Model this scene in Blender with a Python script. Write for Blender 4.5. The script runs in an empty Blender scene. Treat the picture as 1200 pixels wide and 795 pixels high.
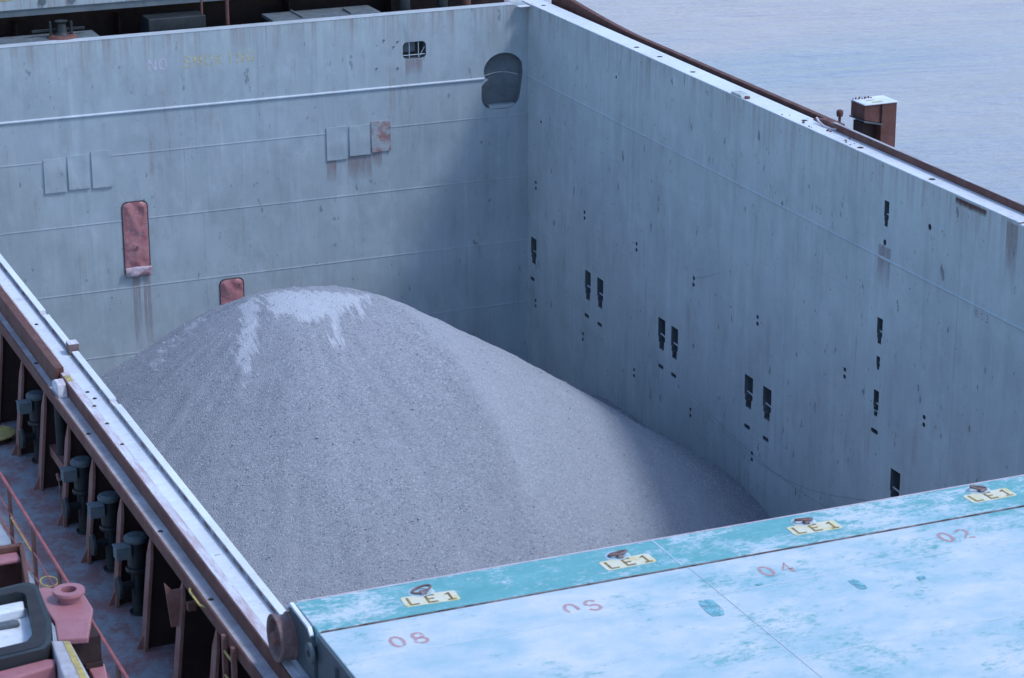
import bpy, bmesh, math, random
from mathutils import Vector, Matrix
from mathutils import noise as mnoise
from mathutils.geometry import tessellate_polygon
random.seed(7)
PI = math.pi
C = bpy.context.scene.collection
S = bpy.context.scene

# ------------------------------------------------------------------ camera
H = 12.0                                   # eye height above the hatch coaming
PITCH, YAW, ROLL = math.radians(18.687), math.radians(22.918), math.radians(-0.161)
cy, sy, cp, sp = math.cos(YAW), math.sin(YAW), math.cos(PITCH), math.sin(PITCH)
fw = Vector((sy*cp, cy*cp, -sp)); rt = Vector((cy, -sy, 0)); up = rt.cross(fw)
c_, s_ = math.cos(ROLL), math.sin(ROLL)
rt2 = c_*rt + s_*up; up2 = -s_*rt + c_*up
cam = bpy.data.cameras.new('camera'); camo = bpy.data.objects.new('camera', cam); C.objects.link(camo)
camo.matrix_world = Matrix(((rt2.x, up2.x, -fw.x, 0), (rt2.y, up2.y, -fw.y, 0), (rt2.z, up2.z, -fw.z, H), (0, 0, 0, 1)))
cam.sensor_fit = 'HORIZONTAL'; cam.sensor_width = 36; cam.lens = 2928.5/1200*36
cam.clip_start = .5; cam.clip_end = 8000
cam.dof.use_dof = True; cam.dof.focus_distance = 44; cam.dof.aperture_fstop = 3.2
S.camera = camo

# ------------------------------------------------------------------ light
SUN = Vector((.44, -.32, .80)).normalized()
EL = math.asin(SUN.z); AZ = math.atan2(SUN.x, SUN.y)
w = bpy.data.worlds.new('World'); S.world = w; w.use_nodes = True
nt = w.node_tree; sky = nt.nodes.new('ShaderNodeTexSky'); sky.sky_type = 'NISHITA'; sky.sun_disc = False
sky.sun_elevation = EL; sky.sun_rotation = AZ; sky.dust_density = 1.0; sky.air_density = 1.0
bg = nt.nodes['Background']; bg.inputs['Strength'].default_value = .15
nt.links.new(sky.outputs[0], bg.inputs['Color'])
sl = bpy.data.lights.new('sun', 'SUN'); sl.energy = 1.12; sl.angle = math.radians(10); sl.color = (1, .97, .93)
so = bpy.data.objects.new('sun', sl); C.objects.link(so); so.rotation_euler = (-SUN).to_track_quat('-Z', 'Y').to_euler()
vs = S.view_settings; vs.view_transform = 'Standard'; vs.look = 'None'; vs.gamma = 1; vs.use_curve_mapping = False
vs.exposure = .74
vs.use_white_balance = True; vs.white_balance_temperature = 5800; vs.white_balance_tint = 10

# ------------------------------------------------------------------ materials
class NT:
    def __init__(s, name):
        s.m = bpy.data.materials.new(name); s.m.use_nodes = True
        s.t = s.m.node_tree; s.p = s.t.nodes['Principled BSDF']
        s.co = s.t.nodes.new('ShaderNodeTexCoord').outputs['Object']
    def n(s, k): return s.t.nodes.new(k)
    def l(s, a, b): s.t.links.new(a, b)
    def map(s, sc, loc=(0, 0, 0)):
        m = s.n('ShaderNodeMapping'); m.inputs['Scale'].default_value = sc; m.inputs['Location'].default_value = loc
        s.l(s.co, m.inputs[0]); return m.outputs[0]
    def noise(s, sc, det=4, rough=.55, vec=None, dist=0):
        n = s.n('ShaderNodeTexNoise'); n.inputs['Scale'].default_value = sc; n.inputs['Detail'].default_value = det
        n.inputs['Roughness'].default_value = rough; n.inputs['Distortion'].default_value = dist
        s.l(vec or s.co, n.inputs['Vector']); return n.outputs['Fac']
    def ramp(s, x, a, b, va=0., vb=1.):
        r = s.n('ShaderNodeMapRange'); r.inputs[1].default_value = a; r.inputs[2].default_value = b
        r.inputs[3].default_value = va; r.inputs[4].default_value = vb; s.l(x, r.inputs[0]); return r.outputs[0]
    def mul(s, a, b, op='MULTIPLY'):
        m = s.n('ShaderNodeMath'); m.operation = op; m.use_clamp = False
        for i, v in ((0, a), (1, b)):
            if isinstance(v, (int, float)): m.inputs[i].default_value = v
            else: s.l(v, m.inputs[i])
        return m.outputs[0]
    def mix(s, f, a, b):
        m = s.n('ShaderNodeMix'); m.data_type = 'RGBA'
        if isinstance(f, (int, float)): m.inputs[0].default_value = f
        else: s.l(f, m.inputs[0])
        for i, v in ((6, a), (7, b)):
            if isinstance(v, tuple): m.inputs[i].default_value = (*v, 1)
            else: s.l(v, m.inputs[i])
        return m.outputs[2]
    def done(s, col, rough=.55, bump=None, bs=.2, bd=.02, metal=0, spec=.4):
        if isinstance(col, tuple): s.p.inputs['Base Color'].default_value = (*col, 1)
        else: s.l(col, s.p.inputs['Base Color'])
        if isinstance(rough, (int, float)): s.p.inputs['Roughness'].default_value = rough
        else: s.l(rough, s.p.inputs['Roughness'])
        s.p.inputs['Metallic'].default_value = metal; s.p.inputs['Specular IOR Level'].default_value = spec
        if bump is not None:
            b = s.n('ShaderNodeBump'); b.inputs['Strength'].default_value = bs; b.inputs['Distance'].default_value = bd
            s.l(bump, b.inputs['Height']); s.l(b.outputs[0], s.p.inputs['Normal'])
        return s.m

def sc3(c, k): return tuple(v*k for v in c)

def paint(name, base, rustc=(.20, .095, .075), rust=.5, streak=.25, speck=.5, rough=.5, dent=.5, blotch=.12, edge=0., sx=1.0):
    """weathered ship paint: blotches, run-off streaks, rust runs, chips and dented plate"""
    t = NT(name)
    big = t.noise(.45, 6, .65)
    col = t.mix(t.ramp(big, .3, .7), sc3(base, 1-blotch), sc3(base, 1+blotch))
    fine = t.noise(1.6, 8, .72, t.map((1, 1, .6), (7, 3, 1)))
    col = t.mix(t.ramp(fine, .48, .72, 0, .34), col, sc3(base, .62))
    fine2 = t.noise(2.4, 7, .7, t.map((1, 1, .7), (1, 13, 4)))
    col = t.mix(t.ramp(fine2, .52, .74, 0, .30), col, tuple(min(.85, v*1.35+.03) for v in base))
    where = t.ramp(t.noise(.55, 4, .6, t.map((1, 1, .5), (3, 3, 3))), .38, .66)
    st = t.noise(1.0, 8, .72, t.map((3.1*sx, 3.1*sx, .16), (0, 0, 0)), .25)
    col = t.mix(t.mul(t.ramp(st, .50, .70, 0, streak), where), col, sc3(base, .42))
    st2 = t.noise(1.0, 7, .7, t.map((4.6*sx, 4.6*sx, .3), (3, 8, 0)), .2)
    col = t.mix(t.ramp(st2, .54, .74, 0, streak*.8), col, tuple(min(.85, v*1.45+.05) for v in base))
    if rust > 0:
        r1 = t.ramp(t.noise(1.0, 8, .75, t.map((4.2, 4.2, .30), (11, 2, 5)), .3), .54, .70)
        r2 = t.ramp(t.noise(.5, 5, .65, t.map((1, 1, 1.3), (2, 9, 4))), .46, .64)
        col = t.mix(t.mul(t.mul(r1, r2), rust), col, rustc)
        r3 = t.ramp(t.noise(4.2, 6, .75, t.map((1, 1, .5), (5, 5, 5))), .655, .70)
        col = t.mix(t.mul(r3, min(1, rust*1.2)), col, sc3(rustc, .8))
    if edge > 0:                                            # rust weeping down from the top edge of the plate
        sp = t.n('ShaderNodeSeparateXYZ'); t.l(t.co, sp.inputs[0])
        dn = t.ramp(sp.outputs[2], -1.5, .05)
        r4 = t.ramp(t.noise(1.0, 8, .75, t.map((5.5, 5.5, .22), (1, 22, 5)), .2), .47, .66)
        col = t.mix(t.mul(t.mul(r4, t.mul(dn, dn)), edge), col, rustc)
    if speck > 0:
        k = t.ramp(t.noise(5.2, 4, .55, t.map((1, 1, .45), (1, 4, 9))), .675, .715)
        col = t.mix(t.mul(k, speck), col, sc3(base, .25))
        k = t.ramp(t.noise(11, 3, .5, t.map((1, 1, .8), (8, 4, 9))), .70, .73)
        col = t.mix(t.mul(k, speck), col, sc3(base, .3))
    # dented plating between frames plus fine pitting
    d = t.noise(1.0, 2, .4, t.map((1.35, 1.35, .45)))
    d2 = t.noise(1.5, 2, .5, t.map((1, 1, .45), (4, 0, 2)))
    dd = t.mul(t.mul(d, .8), t.mul(t.ramp(d2, .58, .85), .35), 'ADD')
    f = t.noise(22, 3, .6)
    hgt = t.mul(dd, t.mul(f, .006), 'ADD')
    return t.done(col, rough, hgt, dent, .16, 0, .35)

def rusty(name, base, alt, rough=.7, sc=3.0, lo=.4, hi=.65, bs=.25):
    t = NT(name)
    a = t.noise(sc, 7, .65); b = t.noise(sc*6, 5, .7)
    col = t.mix(t.ramp(a, lo, hi), base, alt)
    col = t.mix(t.ramp(b, .5, .75, 0, .5), col, sc3(base, .5))
    return t.done(col, rough, b, bs, .01)

GREY = (.350, .405, .428)
M = {}
M['wall_far'] = paint('hold_paint_pale', GREY, rust=.55, streak=.32, speck=.50, dent=.40, edge=.60)
M['wall_side'] = paint('hold_paint_streaked', (.445, .492, .50), rust=.48, streak=.36, speck=.70, dent=.28, edge=.55)
M['patch'] = paint('patch_paint', sc3(GREY, .98), rust=.5, speck=.3, dent=.5)
M['patch_rust'] = rusty('patch_rusty', (.27, .15, .145), (.33, .36, .38), sc=3.6, lo=.44, hi=.56)
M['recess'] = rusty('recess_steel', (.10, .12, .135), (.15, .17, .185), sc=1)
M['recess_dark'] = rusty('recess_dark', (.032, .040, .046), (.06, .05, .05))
M['weld'] = paint('weld_paint', (.44, .48, .51), rust=.4, speck=.2)
M['weld_side'] = paint('weld_paint_side', (.455, .50, .51), rust=.3, speck=.3)
M['rail'] = paint('halfround_paint', (.48, .53, .57), rust=.5, speck=.2)
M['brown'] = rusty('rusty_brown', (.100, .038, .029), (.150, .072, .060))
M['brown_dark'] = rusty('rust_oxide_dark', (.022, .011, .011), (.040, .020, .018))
M['stay'] = rusty('stay_oxide', (.185, .082, .070), (.24, .135, .12))
M['pale_plate'] = paint('coaming_white', (.66, .69, .72), rustc=(.36, .20, .17), rust=.55, streak=.1, speck=.25, rough=.45, dent=.15)
M['bar_side'] = rusty('bar_side_rust', (.12, .06, .055), (.34, .35, .38), sc=5)
M['pinkish'] = rusty('dusty_pink_plate', (.44, .37, .40), (.58, .53, .56), sc=2.2)
def worn_top():
    t = NT('worn_coaming_edge')
    a = t.noise(1.0, 9, .75, t.map((9, 1.3, 4)))
    col = t.mix(t.ramp(a, .40, .60), (.62, .65, .69), (.43, .33, .35))
    col = t.mix(t.ramp(t.noise(1.0, 8, .75, t.map((22, 5, 9), (3, 1, 1))), .58, .70, 0, .8), col, (.24, .12, .11))
    return t.done(col, .6, a, .2, .01)
M['worn_top'] = worn_top()
M['pale_worn'] = paint('coaming_white_scuffed', (.64, .675, .71), rustc=(.38, .24, .22), rust=.9, streak=.5, speck=.5, rough=.45, dent=.15, sx=2.5)
M['ledge'] = rusty('dusty_ledge', (.32, .30, .32), (.46, .46, .49), sc=2)
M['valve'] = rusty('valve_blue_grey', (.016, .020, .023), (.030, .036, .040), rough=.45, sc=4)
M['valve_top_lit'] = rusty('valve_cap_lit', (.07, .088, .10), (.12, .145, .16), sc=6)  # valve colour lightened for the cap, standing in for light on its top
M['yellow'] = rusty('yellow_paint', (.50, .39, .10), (.32, .26, .12), sc=7, lo=.42, hi=.62)
M['yellow_pale'] = rusty('yellow_worn', (.60, .52, .22), (.66, .65, .52), sc=9, lo=.40, hi=.56)
M['plate_white'] = rusty('plate_white_paint', (.64, .63, .50), (.62, .55, .28), sc=8, lo=.45, hi=.60, bs=.05)
M['olive'] = rusty('letter_olive', (.17, .11, .04), (.34, .26, .09), sc=14)
M['red_rail'] = rusty('rail_red', (.34, .105, .11), (.22, .075, .075), sc=4)
M['red_paint'] = rusty('red_machine', (.36, .155, .17), (.32, .135, .15), rough=.42, sc=2, bs=.05)
M['black'] = rusty('black_rubber', (.018, .019, .022), (.03, .03, .034))
M['steel'] = rusty('dull_steel', (.085, .105, .12), (.14, .165, .18), sc=4)
M['white'] = rusty('white_liner', (.62, .66, .70), (.76, .79, .82), rough=.4, sc=3)
M['wheel_rust'] = rusty('wheel_rust', (.15, .085, .08), (.22, .16, .16), sc=6)
M['dark_cover'] = paint('hatch_side_dark', (.065, .085, .10), rust=.15, streak=.45, speck=.2, dent=.2)

def tarp_mat():
    t = NT('red_tarpaulin')
    a = t.noise(4, 5, .6); col = t.mix(t.ramp(a, .35, .7), (.33, .13, .135), (.42, .205, .21))
    col = t.mix(t.ramp(t.noise(9, 5, .7, t.map((1, 1, .6))), .58, .70, 0, .7), col, (.42, .38, .42))
    return t.done(col, .4, t.noise(5, 4, .6), .6, .05)
M['tarp'] = tarp_mat()
M['tarp_fold'] = rusty('tarpaulin_worn_fold', (.46, .42, .47), (.42, .20, .21), sc=6)

def hatch_mat(name, lo, hi, seed):
    """white road-worn paint over teal"""
    t = NT(name)
    a = t.noise(.55, 10, .70, t.map((1, 1.25, 1), (seed, 0, 0)), .5)
    b = t.noise(5.0, 10, .82, t.map((.8, 1.5, 1), (0, seed, 0)))
    c = t.noise(26, 6, .8, t.map((.55, 1.3, 1), (seed, seed, 0)))
    f = t.mul(t.mul(t.mul(a, .42), t.mul(b, .34), 'ADD'), t.mul(c, .24), 'ADD')
    m = t.ramp(f, lo, hi)
    white = t.mix(t.ramp(t.noise(1.1, 8, .68, t.map((1, 1.5, 1), (3, 1, 7))), .36, .66), (.33, .475, .53), (.585, .605, .61))
    teal = t.mix(t.ramp(t.noise(5, 5, .7), .35, .7), (.105, .32, .33), (.15, .385, .40))
    col = t.mix(m, white, teal)
    sc_ = t.noise(9, 8, .8, t.map((.35, 1.6, 1), (1, 2, 3)))
    col = t.mix(t.ramp(sc_, .58, .66, 0, .45), col, (.62, .66, .69))
    sc2 = t.noise(6, 8, .8, t.map((1.2, .5, 1), (8, 2, 3)))
    col = t.mix(t.ramp(sc2, .58, .68, 0, .32), col, (.20, .43, .48))
    r = t.ramp(t.noise(3.4, 6, .7, t.map((1, 1, 1), (9, 9, 1))), .68, .73)
    col = t.mix(t.mul(r, .6), col, (.30, .20, .18))
    return t.done(col, .42, t.mul(t.mul(t.noise(14, 5, .65), .35), t.mul(t.noise(1.1, 3, .5, t.map((1, .7, 1))), 2.2), 'ADD'), .35, .012, 0, .4)
M['hatch_teal'] = hatch_mat('hatch_strip_paint', .452, .502, 3.3)
M['hatch_white'] = hatch_mat('hatch_top_paint', .520, .585, 11.7)
M['rust_edge'] = rusty('rust_edge', (.10, .045, .04), (.30, .26, .27), sc=5)
M['seam'] = rusty('cover_seam', (.46, .55, .59), (.56, .60, .62), sc=6)

def rust_run_mat(name, col, dens):
    t = NT(name); g = t.n('ShaderNodeTexCoord').outputs['Generated']
    sp = t.n('ShaderNodeSeparateXYZ'); t.l(g, sp.inputs[0])
    def tri(x): return t.ramp(t.mul(t.mul(x, t.ramp(x, 0, 1, 1, 0)), 4), 0, .9)
    ex = t.mul(tri(sp.outputs[0]), t.ramp(sp.outputs[2], 0, .8))
    ex2 = t.mul(tri(sp.outputs[1]), t.ramp(sp.outputs[2], 0, .8))
    n = t.noise(1.0, 8, .75, t.map((6, 6, .9)))
    e = t.mul(ex, ex2, 'MAXIMUM')
    a = t.mul(t.ramp(t.mul(t.mul(n, e), 1.0), .22, .55), dens)
    tr = t.n('ShaderNodeBsdfTransparent'); ms = t.n('ShaderNodeMixShader'); out = t.t.nodes['Material Output']
    t.l(a, ms.inputs[0]); t.l(tr.outputs[0], ms.inputs[1]); t.l(t.p.outputs[0], ms.inputs[2]); t.l(ms.outputs[0], out.inputs[0])
    return t.done(col, .7)
def faded(name, col, lo, hi, sc=7):
    t = NT(name)
    a = t.ramp(t.noise(sc, 6, .75), lo, hi)
    tr = t.n('ShaderNodeBsdfTransparent'); ms = t.n('ShaderNodeMixShader')
    out = t.t.nodes['Material Output']
    t.l(a, ms.inputs[0]); t.l(tr.outputs[0], ms.inputs[1]); t.l(t.p.outputs[0], ms.inputs[2]); t.l(ms.outputs[0], out.inputs[0])
    return t.done(col, .6)
M['number_red'] = faded('faded_red_number', (.52, .30, .31), .32, .60, 12)
M['teal_mark'] = faded('worn_teal_patch', (.20, .44, .50), .40, .56, 7)
M['rust_run'] = rust_run_mat('rust_run', (.34, .25, .25), .45)
M['rust_scar'] = rust_run_mat('rust_scar', (.10, .045, .04), 1.0)
M['smoking_yellow'] = faded('faded_yellow_letters', (.60, .54, .30), .40, .60, 12)
M['smoking_grey'] = faded('faded_grey_letters', (.52, .48, .56), .24, .48, 12)
M['frame_no'] = faded('faded_frame_number', (.46, .34, .37), .42, .60, 14)

def gravel_mat():
    t = NT('crushed_gravel')
    v = t.n('ShaderNodeTexVoronoi'); v.inputs['Scale'].default_value = 33; t.l(t.co, v.inputs['Vector'])
    v2 = t.n('ShaderNodeTexVoronoi'); v2.inputs['Scale'].default_value = 75; t.l(t.co, v2.inputs['Vector'])
    sep = t.n('ShaderNodeSeparateColor'); t.l(v.outputs['Color'], sep.inputs[0])
    sep2 = t.n('ShaderNodeSeparateColor'); t.l(v2.outputs['Color'], sep2.inputs[0])
    g = t.mix(t.ramp(sep.outputs[0], 0, 1), (.20, .215, .245), (.38, .40, .435))
    g2 = t.mix(t.ramp(sep2.outputs[1], 0, 1), (.23, .245, .275), (.38, .40, .435))
    col = t.mix(.45, g, g2)
    k = t.ramp(sep.outputs[1], .93, .97, 0, .55); col = t.mix(k, col, (.50, .51, .54))
    k = t.ramp(sep.outputs[2], .90, .95, 0, .5); col = t.mix(k, col, (.14, .135, .15))
    big = t.noise(.5, 8, .7, t.map((1.6, .7, 1)))
    col = t.mix(t.ramp(big, .35, .7, 0, .35), col, (.23, .235, .26))
    run = t.noise(1.1, 6, .65, t.map((1.5, .45, 1), (3, 3, 3)))
    col = t.mix(t.ramp(run, .50, .74, 0, .35), col, (.36, .375, .41))
    at = t.n('ShaderNodeAttribute'); at.attribute_name = 'dust'
    jag = t.noise(1.0, 8, .72, t.map((9.5, 1.1, 1.1), (2, 1, 0)), .3)
    dm = t.ramp(t.mul(at.outputs['Fac'], t.ramp(jag, .25, .75, -.7, .7), 'ADD'), .46, .68)
    dm = t.mul(dm, t.ramp(at.outputs['Fac'], .05, .3))
    col = t.mix(t.mul(dm, .75), col, (.50, .52, .56))
    fa = t.n('ShaderNodeAttribute'); fa.attribute_name = 'flank_light'
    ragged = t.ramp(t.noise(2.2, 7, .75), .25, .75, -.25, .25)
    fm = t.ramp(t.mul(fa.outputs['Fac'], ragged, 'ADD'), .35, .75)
    col = t.mix(t.mul(fm, .24), col, (.47, .50, .545))  # paler gravel tone painted in for sunlight on the right flank
    h = t.mul(t.mul(v.outputs['Distance'], -1.0), t.mul(v2.outputs['Distance'], -.4), 'ADD')
    return t.done(col, .92, h, .55, .03, 0, .15)
M['gravel'] = gravel_mat()

def stone_mat():
    t = NT('loose_stone'); g = t.n('ShaderNodeNewGeometry')
    r = g.outputs['Random Per Island']
    col = t.mix(t.ramp(r, 0, 1), (.205, .218, .245), (.43, .45, .485))
    return t.done(col, .9, None, 0, 0, 0, .15)
M['stone'] = stone_mat()

def deck_mat():   # worn deck paint with red primer showing
    t = NT('deck_paint')
    a = t.noise(2.2, 9, .75, t.map((1.3, .8, 1))); b = t.noise(9, 7, .8)
    f = t.mul(t.mul(a, .65), t.mul(b, .35), 'ADD')
    col = t.mix(t.ramp(f, .44, .56), (.24, .27, .30), (.235, .125, .125))
    col = t.mix(t.ramp(t.noise(2.5, 7, .7, t.map((1, 1, 1), (6, 1, 0))), .56, .68, 0, .6), col, (.30, .34, .38))
    return t.done(col, .55, b, .25, .01)
M['deck'] = deck_mat()
M['deck_pale'] = rusty('waterway_pale', (.33, .38, .43), (.42, .47, .52), sc=1.4)
M['hull'] = rusty('hull_dark', (.03, .035, .04), (.07, .04, .035))

def water_mat():
    t = NT('muddy_water')
    wv = t.map((.22, .62, 1)); 
    rot = t.n('ShaderNodeMapping'); rot.inputs['Rotation'].default_value = (0, 0, math.radians(22)); rot.inputs['Scale'].default_value = (.16, .8, 1)
    t.l(t.co, rot.inputs[0])
    a = t.noise(1.0, 6, .6, rot.outputs[0], .4)
    rot2 = t.n('ShaderNodeMapping'); rot2.inputs['Rotation'].default_value = (0, 0, math.radians(18)); rot2.inputs['Scale'].default_value = (.02, .11, 1)
    t.l(t.co, rot2.inputs[0])
    b = t.noise(1.0, 4, .55, rot2.outputs[0], .3)
    col = t.mix(t.ramp(b, .38, .62), (.285, .33, .39), (.385, .362, .385))
    h = t.mul(a, t.mul(t.noise(1.0, 5, .6, t.map((1.1, 3.2, 1))), .35), 'ADD')
    big = t.noise(1.0, 5, .6, t.map((.10, .34, 1), (4, 4, 0)), .5)
    return t.done(col, .20, t.mul(h, t.mul(big, 1.6), 'ADD'), .75, .5, 0, .5)
M['water'] = water_mat()

# ------------------------------------------------------------------ mesh helpers
class MB:
    def __init__(s): s.v = []; s.f = []
    def add(s, vs, fs):
        o = len(s.v); s.v += [tuple(v) for v in vs]; s.f += [tuple(i+o for i in f) for f in fs]; return s
    def box(s, x0, x1, y0, y1, z0, z1):
        vs = [(x, y, z) for z in (z0, z1) for y in (y0, y1) for x in (x0, x1)]
        return s.add(vs, [(0, 2, 3, 1), (4, 5, 7, 6), (0, 1, 5, 4), (2, 6, 7, 3), (0, 4, 6, 2), (1, 3, 7, 5)])
    def hexa(s, bot, top):
        n = len(bot)
        return s.add(list(bot)+list(top), [tuple(reversed(range(n))), tuple(range(n, 2*n))]+[(i, (i+1) % n, n+(i+1) % n, n+i) for i in range(n)])
    def tube(s, a, b, r, r2=None, seg=12, cap=True):
        a, b = Vector(a), Vector(b); r2 = r if r2 is None else r2; d = (b-a).normalized()
        u = d.cross(Vector((0, 0, 1)) if abs(d.z) < .9 else Vector((1, 0, 0))).normalized(); v = d.cross(u)
        vs = []
        for p, q in ((a, r), (b, r2)):
            for i in range(seg):
                t = 2*PI*i/seg; vs.append(p+q*(math.cos(t)*u+math.sin(t)*v))
        fs = [(i, (i+1) % seg, seg+(i+1) % seg, seg+i) for i in range(seg)]
        if cap: fs += [tuple(reversed(range(seg))), tuple(range(seg, 2*seg))]
        return s.add(vs, fs)
    def path(s, pts, r, seg=8):
        for a, b in zip(pts, pts[1:]): s.tube(a, b, r, seg=seg)
        return s
    def lathe(s, prof, o=(0, 0, 0), axis='Z', seg=24):
        vs = []; n = len(prof)
        for i in range(seg):
            t = 2*PI*i/seg; c, k = math.cos(t), math.sin(t)
            for r, h in prof:
                p = (r*c, r*k, h) if axis == 'Z' else ((h, r*c, r*k) if axis == 'X' else (r*c, h, r*k))
                vs.append((p[0]+o[0], p[1]+o[1], p[2]+o[2]))
        fs = []
        for i in range(seg):
            j = (i+1) % seg
            for k in range(n-1): fs.append((i*n+k, j*n+k, j*n+k+1, i*n+k+1))
        return s.add(vs, fs)
    def prism(s, poly, axis, a, b):
        """poly in the two other axes, extruded from a to b"""
        def P(p, h): return {'X': (h, p[0], p[1]), 'Y': (p[0], h, p[1]), 'Z': (p[0], p[1], h)}[axis]
        return s.hexa([P(p, a) for p in poly], [P(p, b) for p in poly])
    def build(s, name, mat, parent=None, bevel=0, smooth=False):
        me = bpy.data.meshes.new(name); me.from_pydata(s.v, [], s.f); me.validate()
        bm = bmesh.new(); bm.from_mesh(me); bmesh.ops.recalc_face_normals(bm, faces=bm.faces); bm.to_mesh(me); bm.free()
        for m in (mat if isinstance(mat, list) else [mat]): me.materials.append(m)
        o = bpy.data.objects.new(name, me); C.objects.link(o)
        if parent: o.parent = parent
        if bevel:
            b = o.modifiers.new('b', 'BEVEL'); b.width = bevel; b.segments = 2; b.limit_method = 'ANGLE'; b.angle_limit = math.radians(40)
        if smooth:
            for p in me.polygons: p.use_smooth = True
            me.set_sharp_from_angle(angle=math.radians(38))
        return o

def tag(o, label, cat, group=None):
    o['label'] = label; o['category'] = cat
    if group: o['group'] = group
    return o
def thing(name, label, cat, loc=(0, 0, 0), group=None):
    o = bpy.data.objects.new(name, None); C.objects.link(o); o.location = loc; o.empty_display_size = .3
    return tag(o, label, cat, group)
def struct(o): o['kind'] = 'structure'; return o
def dup(root, loc, label, group):
    r = root.copy(); C.objects.link(r); r.location = loc; r['label'] = label; r['group'] = group
    for ch in list(root.children):
        c = ch.copy(); C.objects.link(c); c.parent = r
        for g in list(ch.children):
            d = g.copy(); C.objects.link(d); d.parent = c
    return r

def rrect(x0, x1, z0, z1, r, n=5):
    pts = []
    for cx, cz, a0 in ((x1-r, z1-r, 0), (x0+r, z1-r, 90), (x0+r, z0+r, 180), (x1-r, z0+r, 270)):
        for i in range(n+1):
            a = math.radians(a0+90*i/n); pts.append((cx+r*math.cos(a), cz+r*math.sin(a)))
    return pts

def holed_sheet(outer, holes, to3d):
    loops = [[Vector((p[0], p[1], 0)) for p in outer]]+[[Vector((p[0], p[1], 0)) for p in h] for h in holes]
    tris = tessellate_polygon(loops); flat = [v for l in loops for v in l]
    return MB().add([to3d(v.x, v.y) for v in flat], tris)

def ribbon(mb, pts, wd, to3d):
    """flat stroke of lettering along pts (2D), width wd"""
    V = [Vector(p) for p in pts]; L = []; R = []
    for i, p in enumerate(V):
        d = (V[min(i+1, len(V)-1)]-V[max(i-1, 0)]).normalized(); n = Vector((-d.y, d.x))*wd/2
        L.append(p+n); R.append(p-n)
    vs = [to3d(*q) for q in L]+[to3d(*q) for q in R]; n = len(V)
    mb.add(vs, [(i, i+1, n+i+1, n+i) for i in range(n-1)])

def arc(cx, cy, rx, ry, a0, a1, n=12):
    return [(cx+rx*math.cos(math.radians(a0+(a1-a0)*i/n)), cy+ry*math.sin(math.radians(a0+(a1-a0)*i/n))) for i in range(n+1)]

# stroke letters on a unit box (0..0.7 wide, 0..1 high)
GL = {
 '0': [arc(.35, .5, .33, .48, 90, 450, 20)],
 'n0': [arc(.35, .5, .33, .48, -25, 215, 16)],
 '8': [arc(.35, .74, .27, .24, 90, 450, 16), arc(.35, .26, .33, .26, 90, 450, 16)],
 's6': [arc(.35, .72, .31, .26, 20, 235, 12)+arc(.35, .27, .33, .27, 75, -165, 12)],
 '4': [[(.52, 0), (.52, 1), (.02, .32), (.70, .32)]],
 '2': [arc(.35, .70, .31, .29, 165, -25, 10)+[(.02, .02), (.70, .02)]],
 'L': [[(.08, 1), (.08, .04)], [(.04, .04), (.6, .04)]],
 'E': [[(.08, 1), (.08, 0)], [(.04, .96), (.62, .96)], [(.08, .5), (.5, .5)], [(.04, .04), (.62, .04)]],
 '1': [[(.12, .76), (.35, .97), (.35, .03)], [(.1, .03), (.6, .03)]],
 'N': [[(.05, 0), (.05, 1)], [(.05, 1), (.62, 0)], [(.62, 0), (.62, 1)]],
 'O': [arc(.35, .5, .31, .48, 90, 450, 16)],
 'S': [arc(.35, .74, .29, .24, 20, 270, 10)+arc(.35, .26, .31, .25, 88, -160, 10)],
 'M': [[(.03, 0), (.03, 1)], [(.03, 1), (.35, .35)], [(.35, .35), (.67, 1)], [(.67, 1), (.67, 0)]],
 'K': [[(.06, 0), (.06, 1)], [(.06, .42), (.62, 1)], [(.24, .60), (.66, 0)]],
 'I': [[(.35, 0), (.35, 1)]],
 'X': [[(.05, 0), (.62, 1)], [(.05, 1), (.62, 0)]],
 'U': [[(.08, 1), (.08, .3)]+arc(.35, .3, .27, .28, 180, 360, 8)+[(.62, 1)]],
 'R': [[(.08, 0), (.08, 1)], [(.08, .97)]+arc(.36, .74, .26, .23, 90, -90, 8)+[(.08, .51)], [(.3, .5), (.62, 0)]],
 '3': [arc(.33, .74, .28, .24, 150, -80, 10)+arc(.33, .26, .31, .25, 80, -150, 10)],
 'G': [arc(.35, .5, .31, .48, 50, 330, 14)+[(.64, .45), (.38, .45)]],
}
def word(mb, chars, x, y, h, wd, adv, to3d, wide=1.0):
    for ch in chars:
        if ch != ' ':
            for k, st in enumerate(GL[ch]): ribbon(mb, [(x+px*h*wide, y+py*h) for px, py in st], wd, (lambda a, b, k=k: to3d(a, b, .0006*k)))
        x += adv

# ------------------------------------------------------------------ the setting
DZ = -1.87                     # main deck below coaming top
XL, XR, YF = 7.66, 24.32, 56.46
wz = -7.6
ox, oy = (-1500, 5.9, 27.7, 3000), (-500, 2.1, 75.9, 4000)      # open water all round the hull
struct(MB().add([(x, y, wz) for y in oy for x in ox], [(j*4+i, j*4+i+1, j*4+i+5, j*4+i+4) for j in range(3) for i in range(3) if (i, j) != (1, 1)]).build('water', M['water']))
struct(MB().box(XL+.01, XR-.01, 8.3, YF-.02, -14.2, -14).build('hold_floor', M['recess']))
d = MB().box(6.08, XL-.36, 2, 76, DZ-.25, DZ).box(XR+.36, 27.8, 2, 76, DZ-.25, DZ).box(XL-.36, XR+.36, YF+.32, 76, DZ-.25, DZ)
struct(d.build('deck', M['deck']))
struct(MB().box(5.80, 6.08, 2, 76, DZ-.25, DZ+.02).build('deck_waterway', M['deck_pale'], bevel=.01))
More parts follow.
